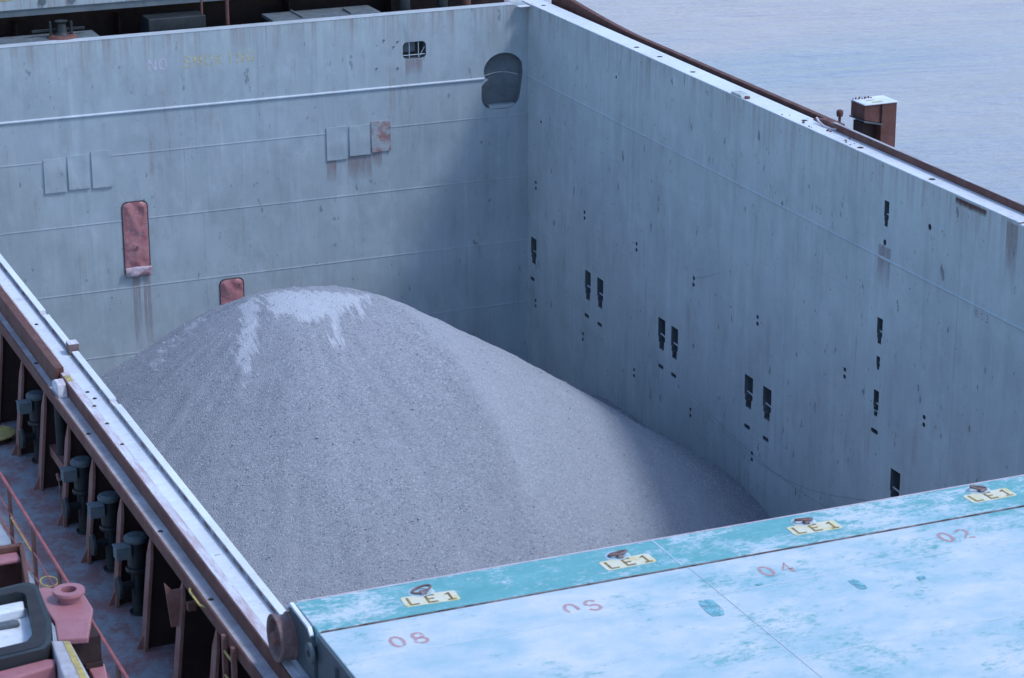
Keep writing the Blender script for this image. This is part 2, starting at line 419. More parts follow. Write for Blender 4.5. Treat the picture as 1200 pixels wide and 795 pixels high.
struct(MB().box(5.78, 5.98, 2, 76, -9, DZ-.254).box(27.6, 27.82, 2, 76, -9, DZ-.254).box(5.981, 27.599, 2, 2.2, -9, DZ-.254).box(5.981, 27.599, 75.8, 76, -9, DZ-.254).build('ship_hull', M['hull']))

# ------------------------------------------------------------------ far bulkhead
bk = thing('hold_bulkhead', 'pale blue-grey transverse steel bulkhead closing the far end of the hold', 'bulkhead', (16, YF, -1))
def inv(o, root): o.location = tuple(-v for v in root.location); return o   # keep world coordinates under a moved root
def bpart(mb, name, m, par=bk, **k):
    o = mb.build(name, m, par, **k)
    if par is bk: inv(o, bk)
    return o
port = rrect(20.99, 21.60, -1.12, -.70, .11)
eight = [(24.18, -1.72)]+arc(23.66, -1.62, .53, .44, 20, 195, 16)+[(23.17, -1.78), (23.25, -1.83), (23.16, -1.89), (23.07, -1.98)]+arc(23.40, -2.26, .34, .34, 178, 270, 8)+arc(23.72, -2.26, .38, .34, 270, 355, 8)+[(24.14, -2.0)]
def far3(x, z): return (x, YF, z)
wall = holed_sheet([(XL-.02, -14), (XR, -14), (XR, 0), (XL-.02, 0)], [port, eight], far3)
wall.box(XL-.02, XR, YF+.30, YF+.32, -14, -.004).add([(XL, YF, 0), (XR, YF, 0), (XR, YF+.32, 0), (XL, YF+.32, 0)], [(0, 1, 2, 3)])
bpart(wall, 'plating', M['wall_far'])
def liner(loop, dep, to, closed_mat, par, name, root=None, edge_mat=None):
    n = len(loop); m = MB(); m.add([to(p[0], p[1], 0) for p in loop]+[to(p[0], p[1], dep) for p in loop], [(i, (i+1) % n, n+(i+1) % n, n+i) for i in range(n)])
    m.add([to(p[0], p[1], dep) for p in loop], [tuple(range(n))])
    o = m.build(name, [edge_mat or closed_mat, closed_mat], par)
    o.data.polygons[len(o.data.polygons)-1].material_index = 1
    if root: inv(o, root)
    return o
tof = lambda x, z, d: (x, YF+d, z)
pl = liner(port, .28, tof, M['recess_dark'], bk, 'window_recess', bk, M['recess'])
g = MB()
for x in (21.17, 21.41): g.tube((x, YF+.03, -1.10), (x, YF+.03, -.72), .011, seg=6)
g.tube((21.01, YF+.03, -1.03), (21.58, YF+.03, -1.03), .011, seg=6).tube((21.44, YF+.05, -1.09), (21.58, YF+.05, -.85), .010, seg=6)
g.build('grating_bar', M['weld'], pl)
MB().box(21.00, 21.38, YF+.18, YF+.22, -.98, -.73).build('backing_panel', M['recess'], pl)
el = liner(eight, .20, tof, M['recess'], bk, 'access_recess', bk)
nl = MB().path([(23.12+i*.1, YF+.185, -1.80+.10*math.sin(PI*i/10.)) for i in range(11)], .012)
nl.build('inner_rail', M['weld_side'], el)
MB().box(23.28, 24.08, YF+.02, YF+.19, -2.592, -2.50).build('sill', M['wall_far'], el)
# half-round rail, weld seams
m = MB().tube((XL, YF-.005, -1.745), (23.13, YF-.005, -1.79), .034, seg=10); bpart(m, 'rubbing_rail', M['rail'], smooth=True)
m = MB()
for z, segs in ((-2.78, ((XL, 11.96), (13.62, 18.94), (20.64, XR))), (-4.40, ((XL, XR),)), (-6.08, ((XL, XR),)), (-7.75, ((XL, XR),)), (-9.4, ((XL, XR),))):
    for a, b in segs: m.box(a, b, YF-.010, YF+.002, z-.011, z+.011)
for x, a, b in ((14.07, -6.10, -9), (14.30, -6.10, -9), (15.82, -4.42, -9), (9.9, -2.8, -6.1), (17.3, -.3, -2.76), (15.4, -2.8, -4.4)):
    m.box(x-.006, x+.006, YF-.005, YF+.002, b, a)
bpart(m, 'weld_seam', M['weld'])
m = MB().box(XL, XR-.35, YF-.008, YF+.33, .003, .016); bpart(m, 'top_flat_bar', M['weld'], bevel=.003)
for x0_, x1_, z0_, z1_ in ((18.95, 19.2, -4.35, -3.47), (19.5, 20.12, -4.4, -3.42), (20.15, 20.4, -4.0, -3.38), (21.05, 21.5, -1.75, -1.13), (13.96, 14.14, -8.6, -5.82), (14.22, 14.4, -8.6, -5.82)):
    bpart(MB().add([(x0_, YF-.003, z0_), (x1_, YF-.003, z0_), (x1_, YF-.003, z1_), (x0_, YF-.003, z1_)], [(0, 1, 2, 3)]), 'rust_run', M['rust_run'])
m = MB().box(XR-.32, XR-.01, YF-.22, YF-.021, -.03, -.012); bpart(m, 'corner_gusset', M['pale_plate'])
# patches welded on, six of them, each hanging slightly proud
for x0, x1, za, zb, mt, lab in ((11.98, 12.50, -2.72, -3.53, 'patch', None), (12.55, 13.06, -2.69, -3.50, 'patch', None), (13.12, 13.61, -2.64, -3.52, 'patch', None),
                           (18.96, 19.49, -2.64, -3.46, 'patch', 'grey welded patch with rusty edges'), (19.55, 20.08, -2.66, -3.40, 'patch', 'grey welded patch with rust runs below'), (20.12, 20.62, -2.60, -3.36, 'patch_rust', 'welded patch largely rusted through its paint')):
    m = MB(); nx, nz = 8, 10; vs = []
    for j in range(nz+1):
        for i in range(nx+1):
            u, v = i/nx, j/nz
            x = x0+(x1-x0)*u; z = za+(zb-za)*v
            b = .022+.020*v+.018*mnoise.noise(Vector((x*3.1, z*3.1, 2)))
            vs.append((x, YF-b, z))
    fs = [(j*(nx+1)+i, j*(nx+1)+i+1, (j+1)*(nx+1)+i+1, (j+1)*(nx+1)+i) for j in range(nz) for i in range(nx)]
    n0 = len(vs); bd = [i for i in range(nx+1)]+[j*(nx+1)+nx for j in range(1, nz+1)]+[nz*(nx+1)+i for i in range(nx-1, -1, -1)]+[j*(nx+1) for j in range(nz-1, 0, -1)]
    vs += [(vs[i][0], YF-.001, vs[i][2]) for i in bd]; nb = len(bd)
    fs += [(bd[i], bd[(i+1) % nb], n0+(i+1) % nb, n0+i) for i in range(nb)]
    m.add(vs, fs); o = bpart(m, 'patch_plate', M[mt], smooth=True)
    if lab: o['label'] = lab
# lettering
def farl(dz): return lambda x, z, e=0: (x, YF-.004-e, z)
m = MB(); word(m, 'NO', 14.62, -.83, .26, .040, .25, farl(0)); bpart(m, 'faded_lettering', M['smoking_grey'])
m = MB(); word(m, 'SMOKING', 15.46, -.83, .26, .042, .262, farl(0)); bpart(m, 'lettering', M['smoking_yellow'])
# small bolts and lugs
for x, z in ((20.86, -.66), (20.75, -.78), (20.85, -1.32), (20.3, -1.28), (20.5, -.60)):
    bpart(MB().tube((x, YF-.02, z), (x, YF, z), .024, seg=8), 'bolt', M['recess'])

# red covers hung on the bulkhead
def red_cover(x0, x1, z0, z1, fold, label):
    r = thing('access_cover', label, 'cover', ((x0+x1)/2, YF, z0), 'red covers on the far bulkhead')
    nx, nz = 14, 40; vs = []; top = []
    for j in range(nz+1):
        v = j/nz; z = z1-(z1-z0)*v
        inset = 0
        dt = (z1-z); rr = .13
        if dt < rr: inset = rr-math.sqrt(max(0, rr*rr-(rr-dt)**2))
        for i in range(nx+1):
            u = i/nx; x = x0+inset+(x1-x0-2*inset)*u
            e = min(1, min(u, 1-u)*7)*min(1, (v+.01)*16)*min(1, (1.02-v)*18)
            w_ = .05*mnoise.noise(Vector((x*5, z*2.6, 1)))+.03*mnoise.noise(Vector((x*13, z*8, 4)))
            w_ += .03*math.sin((x-x0)*16+(z-z0)*7)*(1 if v < .2 or v > .8 else .25)
            vs.append((x-r.location.x, -.016-e*(.034+.8*w_), z-r.location.z))
    fs = [(j*(nx+1)+i, j*(nx+1)+i+1, (j+1)*(nx+1)+i+1, (j+1)*(nx+1)+i) for j in range(nz) for i in range(nx)]
    m = MB().add(vs, fs)
    n0 = len(m.v); bd = [i for i in range(nx+1)]+[j*(nx+1)+nx for j in range(1, nz+1)]+[nz*(nx+1)+i for i in range(nx-1, -1, -1)]+[j*(nx+1) for j in range(nz-1, 0, -1)]
    m.v += [(m.v[i][0], -.002, m.v[i][2]) for i in bd]; nb = len(bd)
    m.f += [(bd[i], bd[(i+1) % nb], n0+(i+1) % nb, n0+i) for i in range(nb)]
    m.build('cover_sheet', M['tarp'], r, smooth=True)
    rim = [(p[0]-r.location.x, p[1]-r.location.z) for p in rrect(x0-.012, x1+.012, z0-.012, z1+.014, .13)]
    m = MB(); n = len(rim)
    m.path([(p[0], -.012, p[1]) for p in rim]+[(rim[0][0], -.012, rim[0][1])], .012, 6)
    m.build('rim', M['recess_dark'], r)
    if fold:
        m = MB(); vs = []; nx, nz = 16, 8
        for j in range(nz+1):
            for i in range(nx+1):
                u, v = i/nx, j/nz; x = -(x1-x0)/2-.02+(x1-x0+.04)*u; z = .24*(1-v)
                vs.append((x, -.085-.035*math.sin(v*PI)-.02*math.sin(u*9+v*4)-.02*mnoise.noise(Vector((x*8, z*12, 7))), z))
        m.add(vs, [(j*(nx+1)+i, j*(nx+1)+i+1, (j+1)*(nx+1)+i+1, (j+1)*(nx+1)+i) for j in range(nz) for i in range(nx)])
        o = m.build('bottom_fold', M['tarp_fold'], r, smooth=True); k = o.modifiers.new('s', 'SOLIDIFY'); k.thickness = .03
        m = MB().tube((0, -.10, .72), (0, -.06, .72), .03, seg=8).build('eyelet', M['steel'], r)
    return r
red_cover(13.80, 14.40, -5.80, -3.97, True, 'tall wrinkled red cover with pale crumpled bottom fold, hung fully visible on the bulkhead')
red_cover(16.13, 16.71, -8.00, -6.18, False, 'red cover on the bulkhead with its lower part hidden behind the gravel peak')

# ------------------------------------------------------------------ right-hand hold wall
sw = thing('hold_side_wall', 'tall blue-grey steel side wall on the right of the hold, pierced by rows of dark slots', 'wall', (XR, 45, -1))
def spart(mb, name, m, par=sw, **k):
    o = mb.build(name, m, par, **k)
    if par is sw: inv(o, sw)
    return o
big = [(56.08, -5.96, -6.64, .34), (52.77, -5.91, -6.64, .33), (52.06, -5.9, -6.63, .34), (48.71, -5.9, -6.64, .36), (48.05, -5.91, -6.65, .34),
       (44.49, -5.92, -6.64, .37), (43.67, -5.92, -6.63, .36), (38.5, -5.91, -6.64, .35)]
mid = [(39.33, -4.53, -5.06, .19), (39.27, -.70, -1.20, .17), (39.32, -3.05, -3.57, .20), (39.32, -3.83, -4.10, .13)]
small = [(52.82, -7.06), (52.07, -7.06), (48.72, -7.06), (48.06, -7.06), (44.51, -7.08), (43.68, -7.07), (39.34, -5.38), (56.16, -7.07)]
dbl = [(55.95, -4.53), (52.99, -4.54), (50.09, -4.55), (47.16, -4.55), (44.19, -4.56), (40.55, -4.56), (37.6, -4.56), (55.96, -7.66), (53.04, -7.66), (50.13, -7.66), (47.19, -7.66), (44.26, -7.67)]
rnd = [(39.28, -1.52, .055), (37.75, -.81, .055), (51.29, -.79, .035), (55.63, -2.82, .04)]
def slotpoly(y, a, b, wd):
    h = a-b; k = wd/2
    return [(y-k, a), (y+k, a), (y+k, a-.62*h), (y+k*.82, a-.66*h), (y+k*.82, a-.80*h), (y+k*.55, a-.82*h), (y+k*.6, b), (y-k*.72, b), (y-k*.75, a-.72*h), (y-k, a-.70*h)]
holes = []
for s in big: holes.append(('slot_recess', slotpoly(*s), s))
for s in mid: holes.append(('narrow_slot_recess', slotpoly(*s), s))
for y, z in small: holes.append(('drain_hole', rrect(y-.13, y+.13, z-.045, z+.045, .04, 3), None))
for y, z in dbl:
    for dz in (-.085, .065): holes.append(('bolt_hole', rrect(y-.05, y+.05, z+dz-.042, z+dz+.042, .03, 3), None))
for y, z, r in rnd: holes.append(('round_hole', arc(y, z, r, r*1.1, 0, 330, 11), None))
Y0 = 8
wall = holed_sheet([(Y0, -14), (YF, -14), (YF, 0), (Y0, 0)], [h[1] for h in holes], lambda y, z: (XR, y, z))
wall.box(XR+.34, XR+.36, Y0, YF, -14, -.004)
spart(wall, 'plating', M['wall_side'])
tos = lambda y, z, d: (XR+d, y, z)
for nm, poly, s in holes:
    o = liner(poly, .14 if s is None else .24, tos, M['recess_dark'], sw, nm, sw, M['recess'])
    if s:
        y, a, b, wd = s; h = a-b
        m = MB().tube((XR+.07, y-wd/2+.01, a-.60*h), (XR+.07, y+wd/2-.01, a-.56*h), .018, seg=6).tube((XR+.07, y-wd*.22, a-.60*h), (XR+.10, y-wd*.1, a-.78*h), .014, seg=6)
        m.build('rung', M['weld_side'], o)
        m = MB().box(XR+.10, XR+.15, y-wd*.30, y+wd*.2, b+.02, b+.22*h); m.build('rusty_stub', M['brown'], o)
m = MB().tube((XR+.004, Y0, -1.86), (XR+.004, YF-.01, -1.83), .030, seg=10); spart(m, 'rubbing_rail', M['weld_side'], smooth=True)
m = MB()
for z, a, b in ((-2.78, 30, YF), (-3.62, 44.5, YF), (-4.95, 30, 46), (-5.55, 30, YF), (-7.35, 30, YF)):
    m.box(XR-.004, XR+.002, a, b, z-.008, z+.008)
for y in (53.6, 50.6, 46.4, 43.0, 41.6, 36.7): m.box(XR-.003, XR+.002, y-.006, y+.006, -8.8, -.2)
# doubler frames round the paired slots and low panels half buried in the gravel
for y0, y1, za, zb in ((51.72, 53.12, -5.72, -7.2), (47.72, 49.05, -5.72, -7.2), (43.3, 44.85, -5.72, -7.2), (52.1, 53.0, -8.2, -9.6), (48.0, 48.9, -8.05, -9.4), (43.5, 44.4, -8.2, -9.6)):
    for a, b in ((za, za), (zb, zb)): m.box(XR-.005, XR+.002, y0, y1, a-.009, a+.009)
    for y in (y0, y1): m.box(XR-.0055, XR+.002, y-.008, y+.008, zb, za)
spart(m, 'weld_seam', M['weld_side'])
# dragged-cable scrape lines on the paint
def wig(y0, z0, y1, z1, sag, n=18):
    return [(y0+(y1-y0)*i/n, z0+(z1-z0)*i/n-sag*math.sin(PI*i/n)+.02*mnoise.noise(Vector((i*.9, y0, 0)))) for i in range(n+1)]
m = MB()
for p in (wig(47.0, -7.25, 38.2, -7.3, .42), wig(46.4, -7.45, 39.5, -6.9, .5), wig(47.1, -4.45, 45.9, -3.98, .04)): ribbon(m, p, .006, lambda y, z: (XR-.0035, y, z))
spart(m, 'scrape_mark', M['recess'])
m = MB()
word(m, 'XSU', -42.1, -1.60, .13, .022, .16, lambda a, b, e=0: (XR-.004-e, -a, b)); word(m, 'RS3', -36.1, -2.05, .13, .022, .16, lambda a, b, e=0: (XR-.004-e, -a, b))
word(m, '81', -46.6, -1.70, .13, .022, .16, lambda a, b, e=0: (XR-.004-e, -a, b))
spart(m, 'worn_paint_mark', M['frame_no'])
for ya, yb, za, zb in ((35.95, 36.95, -.24, -.03), (34.95, 35.3, -1.9, -.05), (39.05, 39.5, -2.9, -1.6)):
    spart(MB().add([(XR-.003, ya, za), (XR-.003, yb, za), (XR-.003, yb, zb), (XR-.003, ya, zb)], [(0, 1, 2, 3)]), 'rust_run', M['rust_scar' if zb-za < .3 else 'rust_run'])

# ------------------------------------------------------------------ right hatch coaming
cr = thing('hatch_coaming', 'right hatch coaming along the water side, white dusty top and long rusty brown track bar', 'coaming', (XR, 45, 0))
def cpart(mb, name, m, par=cr, **k):
    o = mb.build(name, m, par, **k)
    if par is cr: inv(o, cr)
    return o
cpart(MB().box(XR-.01, 24.80, 34.95, YF+.32, .003, .028), 'top_plate', M['pale_worn'], bevel=.006)
cpart(MB().box(XR-.006, 24.60, 20, 34.93, -.030, -.004), 'lower_top_plate', M['pale_plate'], bevel=.006)
far = MB(); ys = [42.25+(56.5-42.25)*i/40 for i in range(41)]
def rise(y): return .045+.20*max(0, min(1, (y-51.5)/4))**1.5
for a, b in zip(ys, ys[1:]):
    far.hexa([(24.98, a, -.18), (25.10, a, -.18), (25.10, b, -.18), (24.98, b, -.18)], [(24.98, a, rise(a)), (25.10, a, rise(a)), (25.10, b, rise(b)), (24.98, b, rise(b))])
cpart(far, 'track_bar', M['brown'])
cpart(MB().box(24.68, 24.725, 20, 42.0, .029, .172).box(24.82, 24.90, 20, 42.0, -.5, .027), 'track_bar', M['brown'], bevel=.006)
cpart(MB().box(24.672, 24.735, 20, 42.0, .1725, .184), 'track_bar_top', M['ledge'], bevel=.003)
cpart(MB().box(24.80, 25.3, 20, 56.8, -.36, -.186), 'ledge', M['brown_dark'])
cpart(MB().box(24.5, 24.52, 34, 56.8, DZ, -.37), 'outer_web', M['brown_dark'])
# the broken ramp end with its hook plate
cpart(MB().prism([(42.01, .029), (42.9, .029), (42.9, .05), (42.5, .125), (42.25, .13), (42.05, .09)], 'X', 24.74, 24.90), 'ramp_end', M['brown'], bevel=.01)
cpart(MB().path([(24.66, 42.62, .14), (24.66, 42.52, .08), (24.63, 42.25, .045), (24.66, 42.0, .045), (24.68, 41.85, .07)], .022), 'hook_plate', M['pinkish'], smooth=True)
cpart(MB().prism([(45.12, 0.029), (45.62, 0.029), (45.58, .085), (45.16, .085)], 'X', 24.30, 24.52), 'stopper_block', M['wall_side'], bevel=.008)
cpart(MB().box(24.36, 24.44, 45.02, 45.11, .029, .075), 'stopper_pin', M['brown'])
for x, y in ((24.53, 55.96), (24.50, 50.6), (24.54, 49.49), (24.51, 47.79), (24.55, 42.91), (24.45, 40.54), (24.46, 37.98)):
    cpart(MB().lathe([(.0, .034), (.050, .034), (.062, .031), (.065, .029)], (x, y, 0), seg=16), 'drain_plug', M['brown_dark'])
for i in range(12):
    x, y = random.uniform(24.36, 24.66), random.uniform(40.6, 44); r = random.uniform(.012, .035)
    cpart(MB().tube((x, y, .028), (x+.006, y, .028+r), r, r*.5, seg=6), 'rust_flake', M['brown'])
tag(MB().lathe([(0, -.07), (.06, -.07), (.075, 0), (.06, .06), (0, .08)], (25.86, 43.75, -.13), seg=10).lathe([(.03, -1.74), (.03, -.07)], (25.86, 43.75, -.13), seg=8).build('bollard_post', M['brown'], smooth=True),
    'small rusty knob standing just beyond the right track bar, left of the big rusty post', 'bollard')

# rusty support post on the side deck
P0 = (26.22, 43.36)
po = thing('support_post', 'big rusty brown inverted-L cover support post with white top beyond the right coaming', 'post', (26.7, 43.6, DZ))
def ppart(mb, n, m, **k): return inv(mb.build(n, m, po, **k), po)
ppart(MB().box(26.62, 26.98, 43.36, 43.92, DZ, .075), 'column', M['brown'], bevel=.008)
ppart(MB().box(26.28, 26.618, 43.55, 43.90, DZ, -.34), 'rear_column', M['brown_dark'])
ppart(MB().prism([(26.22, -.24), (26.617, -.335), (26.617, .075), (26.22, .075)], 'Y', 43.37, 43.92), 'arm', M['brown'], bevel=.008)
ppart(MB().box(26.20, 27.0, 43.34, 43.94, .077, .10), 'top_plate', M['white'], bevel=.004)
ppart(MB().prism([(26.20, -.275), (26.63, -.372), (26.63, -.342), (26.20, -.245)], 'Y', 43.34, 43.94), 'arm_flange', M['steel'])
ppart(MB().box(26.605, 26.625, 43.335, 43.359, -.33, .06), 'weld_rib', M['brown_dark'])
for b_ in ((26.45, 26.68, 43.42, 43.50), (26.42, 26.60, 43.62, 43.67)): ppart(MB().box(*b_, .101, .104), 'yellow_mark', M['yellow'])
b = MB()
for i in range(9):
    b.tube((26.23+.05*i, 43.86-.02*(i % 3), .10), (26.23+.05*i, 43.86-.02*(i % 3), .10+.02+.02*(i % 2)), .018, seg=6)
ppart(b, 'rust_lump', M['brown'])

# ------------------------------------------------------------------ left hatch coaming
cl = thing('hatch_coaming', 'left hatch coaming with white worn top, rusty edges and brown stays down to the deck', 'coaming', (XL, 35, 0))
def lpart(mb, name, m, par=cl, **k):
    o = mb.build(name, m, par, **k)
    if par is cl: inv(o, cl)
    return o
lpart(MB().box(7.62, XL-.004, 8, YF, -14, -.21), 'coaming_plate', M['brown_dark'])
lpart(MB().box(7.655, XL, 8, YF-.001, -13.9, -.005), 'inner_plating', M['wall_side'])
def segs(a, b, cuts):
    out = []; p = a
    for c0, c1 in cuts: out.append((p, c0)); p = c1
    out.append((p, b)); return out
# inner compression bar in lengths with small gaps
m = MB()
for a, b in segs(20, 56.4, ((31.32, 31.34), (32.05, 32.30), (34.52, 34.78), (36.4, 36.62), (43, 43.1))): m.box(7.565, 7.665, a, b, -.004, .075)
lpart(m, 'compression_bar', M['pale_plate'], bevel=.006)
lpart(MB().box(7.561, 7.5635, 20, 34.5, .002, .062).box(7.561, 7.5635, 34.8, 56, .002, .062), 'bar_side', M['bar_side'])
for a, b in ((32.05, 32.30), (36.4, 36.62)): lpart(MB().box(7.572, 7.66, a+.002, b-.002, -.004, .035), 'bar_gap_piece', M['worn_top'])

sb_ = lpart(MB().box(7.54, 7.69, 34.56, 34.76, -.004, .165), 'stopper_block', M['wheel_rust'], bevel=.006)
inv(MB().box(7.54, 7.69, 34.56, 34.76, .1655, .172).build('painted_top', M['worn_top'], sb_), cl); bpy.data.objects['painted_top'].location = (0, 0, 0)
lpart(MB().box(7.36, 7.563, 20, 56.4, -.20, 0), 'top_plate', M['pale_worn'])
lpart(MB().box(7.244, 7.359, 20, 56.4, -.20, .002), 'outer_top_strip', M['worn_top'], bevel=.004)
# outer track: lower ledge and its fascia
lpart(MB().box(7.055, 7.62, 20, 56.4, -.225, -.203), 'ledge', M['ledge'])
lpart(MB().box(7.040, 7.068, 20, 56.4, -.36, -.190), 'fascia', M['brown'], bevel=.004)
lpart(MB().box(7.225, 7.2425, 20, 56.4, -.20, -.001), 'track_face', M['brown'])
lpart(MB().box(7.16, 7.29, 33.85, 56.4, .004, .085).box(7.16, 7.222, 33.85, 56.4, -.202, .003), 'ramp_bar', M['brown'], bevel=.006)
lpart(MB().prism([(33.35, -.20), (33.80, -.20), (33.76, -.06), (33.62, .0), (33.42, -.02)], 'X', 7.09, 7.22), 'ramp_shoe', M['worn_top'], bevel=.012)
lpart(MB().box(7.25, 7.33, 33.45, 33.70, .003, .008), 'yellow_mark', M['yellow'])
for x, y in ((7.40, 32.9), (7.43, 32.6), (7.35, 32.3), (7.34, 31.55), (7.33, 30.7), (7.42, 36.2)):
    m = MB().lathe([(0, .012), (.022, .012), (.032, .001)], (x, y, 0), seg=10); lpart(m, 'drain_hole', M['brown_dark'])
for y in (28.1, 31.8, 35.0, 25.9):
    lpart(MB().lathe([(0, .006), (.03, .006), (.036, 0)], (7.13, y, -.203), seg=10), 'drain_hole', M['brown_dark'])
stays = [25.45, 28.34, 29.78, 31.30, 32.72, 34.20, 35.70, 37.2, 38.65, 40.1, 41.6, 24.0]
def stay(y, wide=False):
    m = MB().prism([(7.618, -.24), (7.10, -.24), (7.075, -.42), (6.93, DZ), (7.618, DZ)], 'Y', y-.009, y+.009)
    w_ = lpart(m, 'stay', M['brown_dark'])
    e = MB(); a, b = .055, .010
    e.hexa([(6.885, y-.10, DZ), (6.925, y-.10, DZ), (6.925, y+.10, DZ), (6.885, y+.10, DZ)],
           [(7.02, y-.095, -.62), (7.06, y-.095, -.62), (7.06, y+.095, -.62), (7.02, y+.095, -.62)])
    e.hexa([(7.02, y-.095, -.62), (7.06, y-.095, -.62), (7.06, y+.095, -.62), (7.02, y+.095, -.62)],
           [(7.055, y-.02, -.37), (7.085, y-.02, -.37), (7.085, y+.02, -.37), (7.055, y+.02, -.37)])
    o = e.build('face_bar', M['stay'], w_)
    t = MB().prism([(6.93, DZ), (6.93, DZ+.24), (6.80, DZ)], 'Y', y-.008, y+.008); t.build('toe_bracket', M['stay'], w_)
    return w_
for y in stays: stay(y)
# doubled stay with a notched gusset head
w_ = stay(26.88); o = MB().prism([(6.90, -.95), (7.04, -.95), (7.10, -.36), (7.03, -.47), (6.93, -.47), (6.84, -.36)], 'Y', 26.90, 26.925).build('gusset', M['stay'], w_)
# stiffener between two stays, with pipework hanging behind it
lpart(MB().box(7.08, 7.30, 32.74, 34.18, -1.22, -1.19).box(7.07, 7.085, 32.74, 34.18, -1.34, -1.19), 'stiffener', M['stay'])
lpart(MB().box(7.20, 7.55, 33.02, 33.05, -1.18, -.3), 'bracket_plate', M['brown'])
lpart(MB().tube((7.16, 33.72, -1.3), (7.16, 33.72, -.37), .075, seg=14).tube((7.16, 33.72, -1.5), (7.16, 33.72, -1.3), .03, seg=10), 'hydraulic_pipe', M['black'], smooth=True)
tag(MB().path([(7.05, 33.62, -1.45), (7.04, 33.5, -1.50), (7.03, 33.42, -1.46)], .025).path([(7.03, 33.45, -1.48), (7.0, 33.25, -1.75), (6.99, 33.15, -1.86)], .010).build('hanging_hook', M['stay']),
    'thin rusty hook and line hanging below the stiffener between two stays', 'hook')
# yellow grab handle on the fascia
tag(MB().path([(7.05, 26.40, -.27), (7.02, 26.40, -.255), (6.99, 26.31, -.25), (6.99, 25.90, -.25), (7.05, 25.85, -.27)], .014).build('grab_handle', M['yellow']), 'yellow bent grab handle on the left coaming edge', 'handle')
lpart(MB().box(6.96, 7.06, 26.30, 26.38, -.50, -.40), 'handle_bracket', M['brown'])
# short ladder on the coaming side
ld = thing('ladder', 'short rusty ladder with yellow rungs fixed to the left coaming near the hatch wheel', 'ladder', (6.88, 24.9, DZ))
def dpart(mb, n, m, **k): return inv(mb.build(n, m, ld, **k), ld)
for y in (24.98, 24.62): dpart(MB().box(6.98, 7.04, y-.03, y+.03, DZ, -.30).box(6.98, 7.14, y-.03, y+.03, -.299, -.23), 'stile', M['stay'], bevel=.006)
for z in (-.42, -.72, -1.02, -1.32, -1.62): dpart(MB().tube((7.0, 24.65, z), (7.0, 24.95, z), .016, seg=8), 'rung', M['yellow'])
tag(MB().lathe([(0, 0), (.035, 0), (.035, .42), (.06, .44), (.06, .56), (0, .58)], (7.12, 26.05, DZ), seg=14).build('sounding_pipe', M['stay'], smooth=True), 'short capped rusty pipe standing on deck in the dark under the coaming', 'pipe')

# ------------------------------------------------------------------ valves on deck
def make_valve(loc, label):
    v = thing('deck_valve', label, 'valve', loc, 'valves between the coaming stays')
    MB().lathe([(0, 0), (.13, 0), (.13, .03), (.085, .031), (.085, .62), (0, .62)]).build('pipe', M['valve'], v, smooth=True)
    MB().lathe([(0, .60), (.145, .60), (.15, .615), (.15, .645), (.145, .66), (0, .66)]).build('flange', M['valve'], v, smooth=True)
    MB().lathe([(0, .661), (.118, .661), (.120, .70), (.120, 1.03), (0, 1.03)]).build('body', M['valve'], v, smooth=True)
    MB().lathe([(.150, 1.02), (.155, 1.03), (.155, 1.075), (.148, 1.088), (.125, 1.092), (.118, 1.105), (0, 1.108)]).build('cap', M['valve_top_lit'], v, smooth=True)
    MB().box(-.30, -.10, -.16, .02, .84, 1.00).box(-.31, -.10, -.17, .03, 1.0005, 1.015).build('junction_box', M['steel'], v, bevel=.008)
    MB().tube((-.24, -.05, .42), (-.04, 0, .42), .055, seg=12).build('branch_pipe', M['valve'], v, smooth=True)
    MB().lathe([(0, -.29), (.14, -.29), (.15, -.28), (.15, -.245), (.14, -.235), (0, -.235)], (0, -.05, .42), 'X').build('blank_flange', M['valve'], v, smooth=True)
    return v
v0 = make_valve((7.13, 29.42, DZ), 'blue-grey deck valve nearest the camera, second bay from the doubled stay')
dup(v0, (7.16, 30.92, DZ), 'blue-grey deck valve just behind the nearest one, one stay further along', 'valves between the coaming stays')
dup(v0, (7.13, 32.35, DZ), 'blue-grey deck valve in the bay next to the hanging hook and stiffener', 'valves between the coaming stays')
dup(v0, (7.16, 35.30, DZ), 'blue-grey deck valve furthest from the camera, in the bay beside the yellow disc', 'valves between the coaming stays')
yd = thing('round_hatch', 'round yellow-topped deck hatch at the left edge of the photo', 'hatch', (6.72, 36.45, DZ))
MB().lathe([(0, 0), (.25, 0), (.25, .10), (0, .10)]).build('rim', M['brown_dark'], yd, smooth=True)
MB().lathe([(0, .13), (.30, .13), (.315, .12), (.315, .101), (0, .101)], seg=28).build('lid', M['yellow'], yd, smooth=True)

# ------------------------------------------------------------------ deck-edge railing
rl = thing('railing', 'red-brown deck-edge railing of thin bars and dark posts, lower left', 'railing', (5.98, 30, DZ))
def rpart(mb, n, m, **k): return inv(mb.build(n, m, rl, **k), rl)
RX = 5.985
rpart(MB().tube((RX, 18, -.80), (RX, 44, -.80), .024, seg=10), 'top_rail', M['red_rail'], smooth=True)
for z in (-1.15, -1.5): rpart(MB().tube((RX-.02, 18, z), (RX-.02, 44, z), .010, seg=8), 'lower_rail', M['red_rail'], smooth=True)
for y in (24.4, 25.87, 27.35, 28.82, 30.30, 31.76, 33.2, 34.7, 36.2, 37.7):
    rpart(MB().box(RX-.014, RX+.014, y-.07, y+.07, DZ+.02, -.82), 'post', M['brown'])
rpart(MB().box(RX-.03, RX-.01, 30.42, 31.65, -1.20, -1.185), 'chain_bar', M['yellow'])
tag(MB().path([(6.06+.11*math.cos(a*PI/8), 29.86+.17*math.sin(a*PI/8), -1.42) for a in range(17)], .009).path([(6.0, 29.75, -1.42), (6.02, 29.8, DZ+.02)], .02).build('hook_ring', M['yellow']), 'yellow ring on a short stalk beside the railing posts', 'ring')

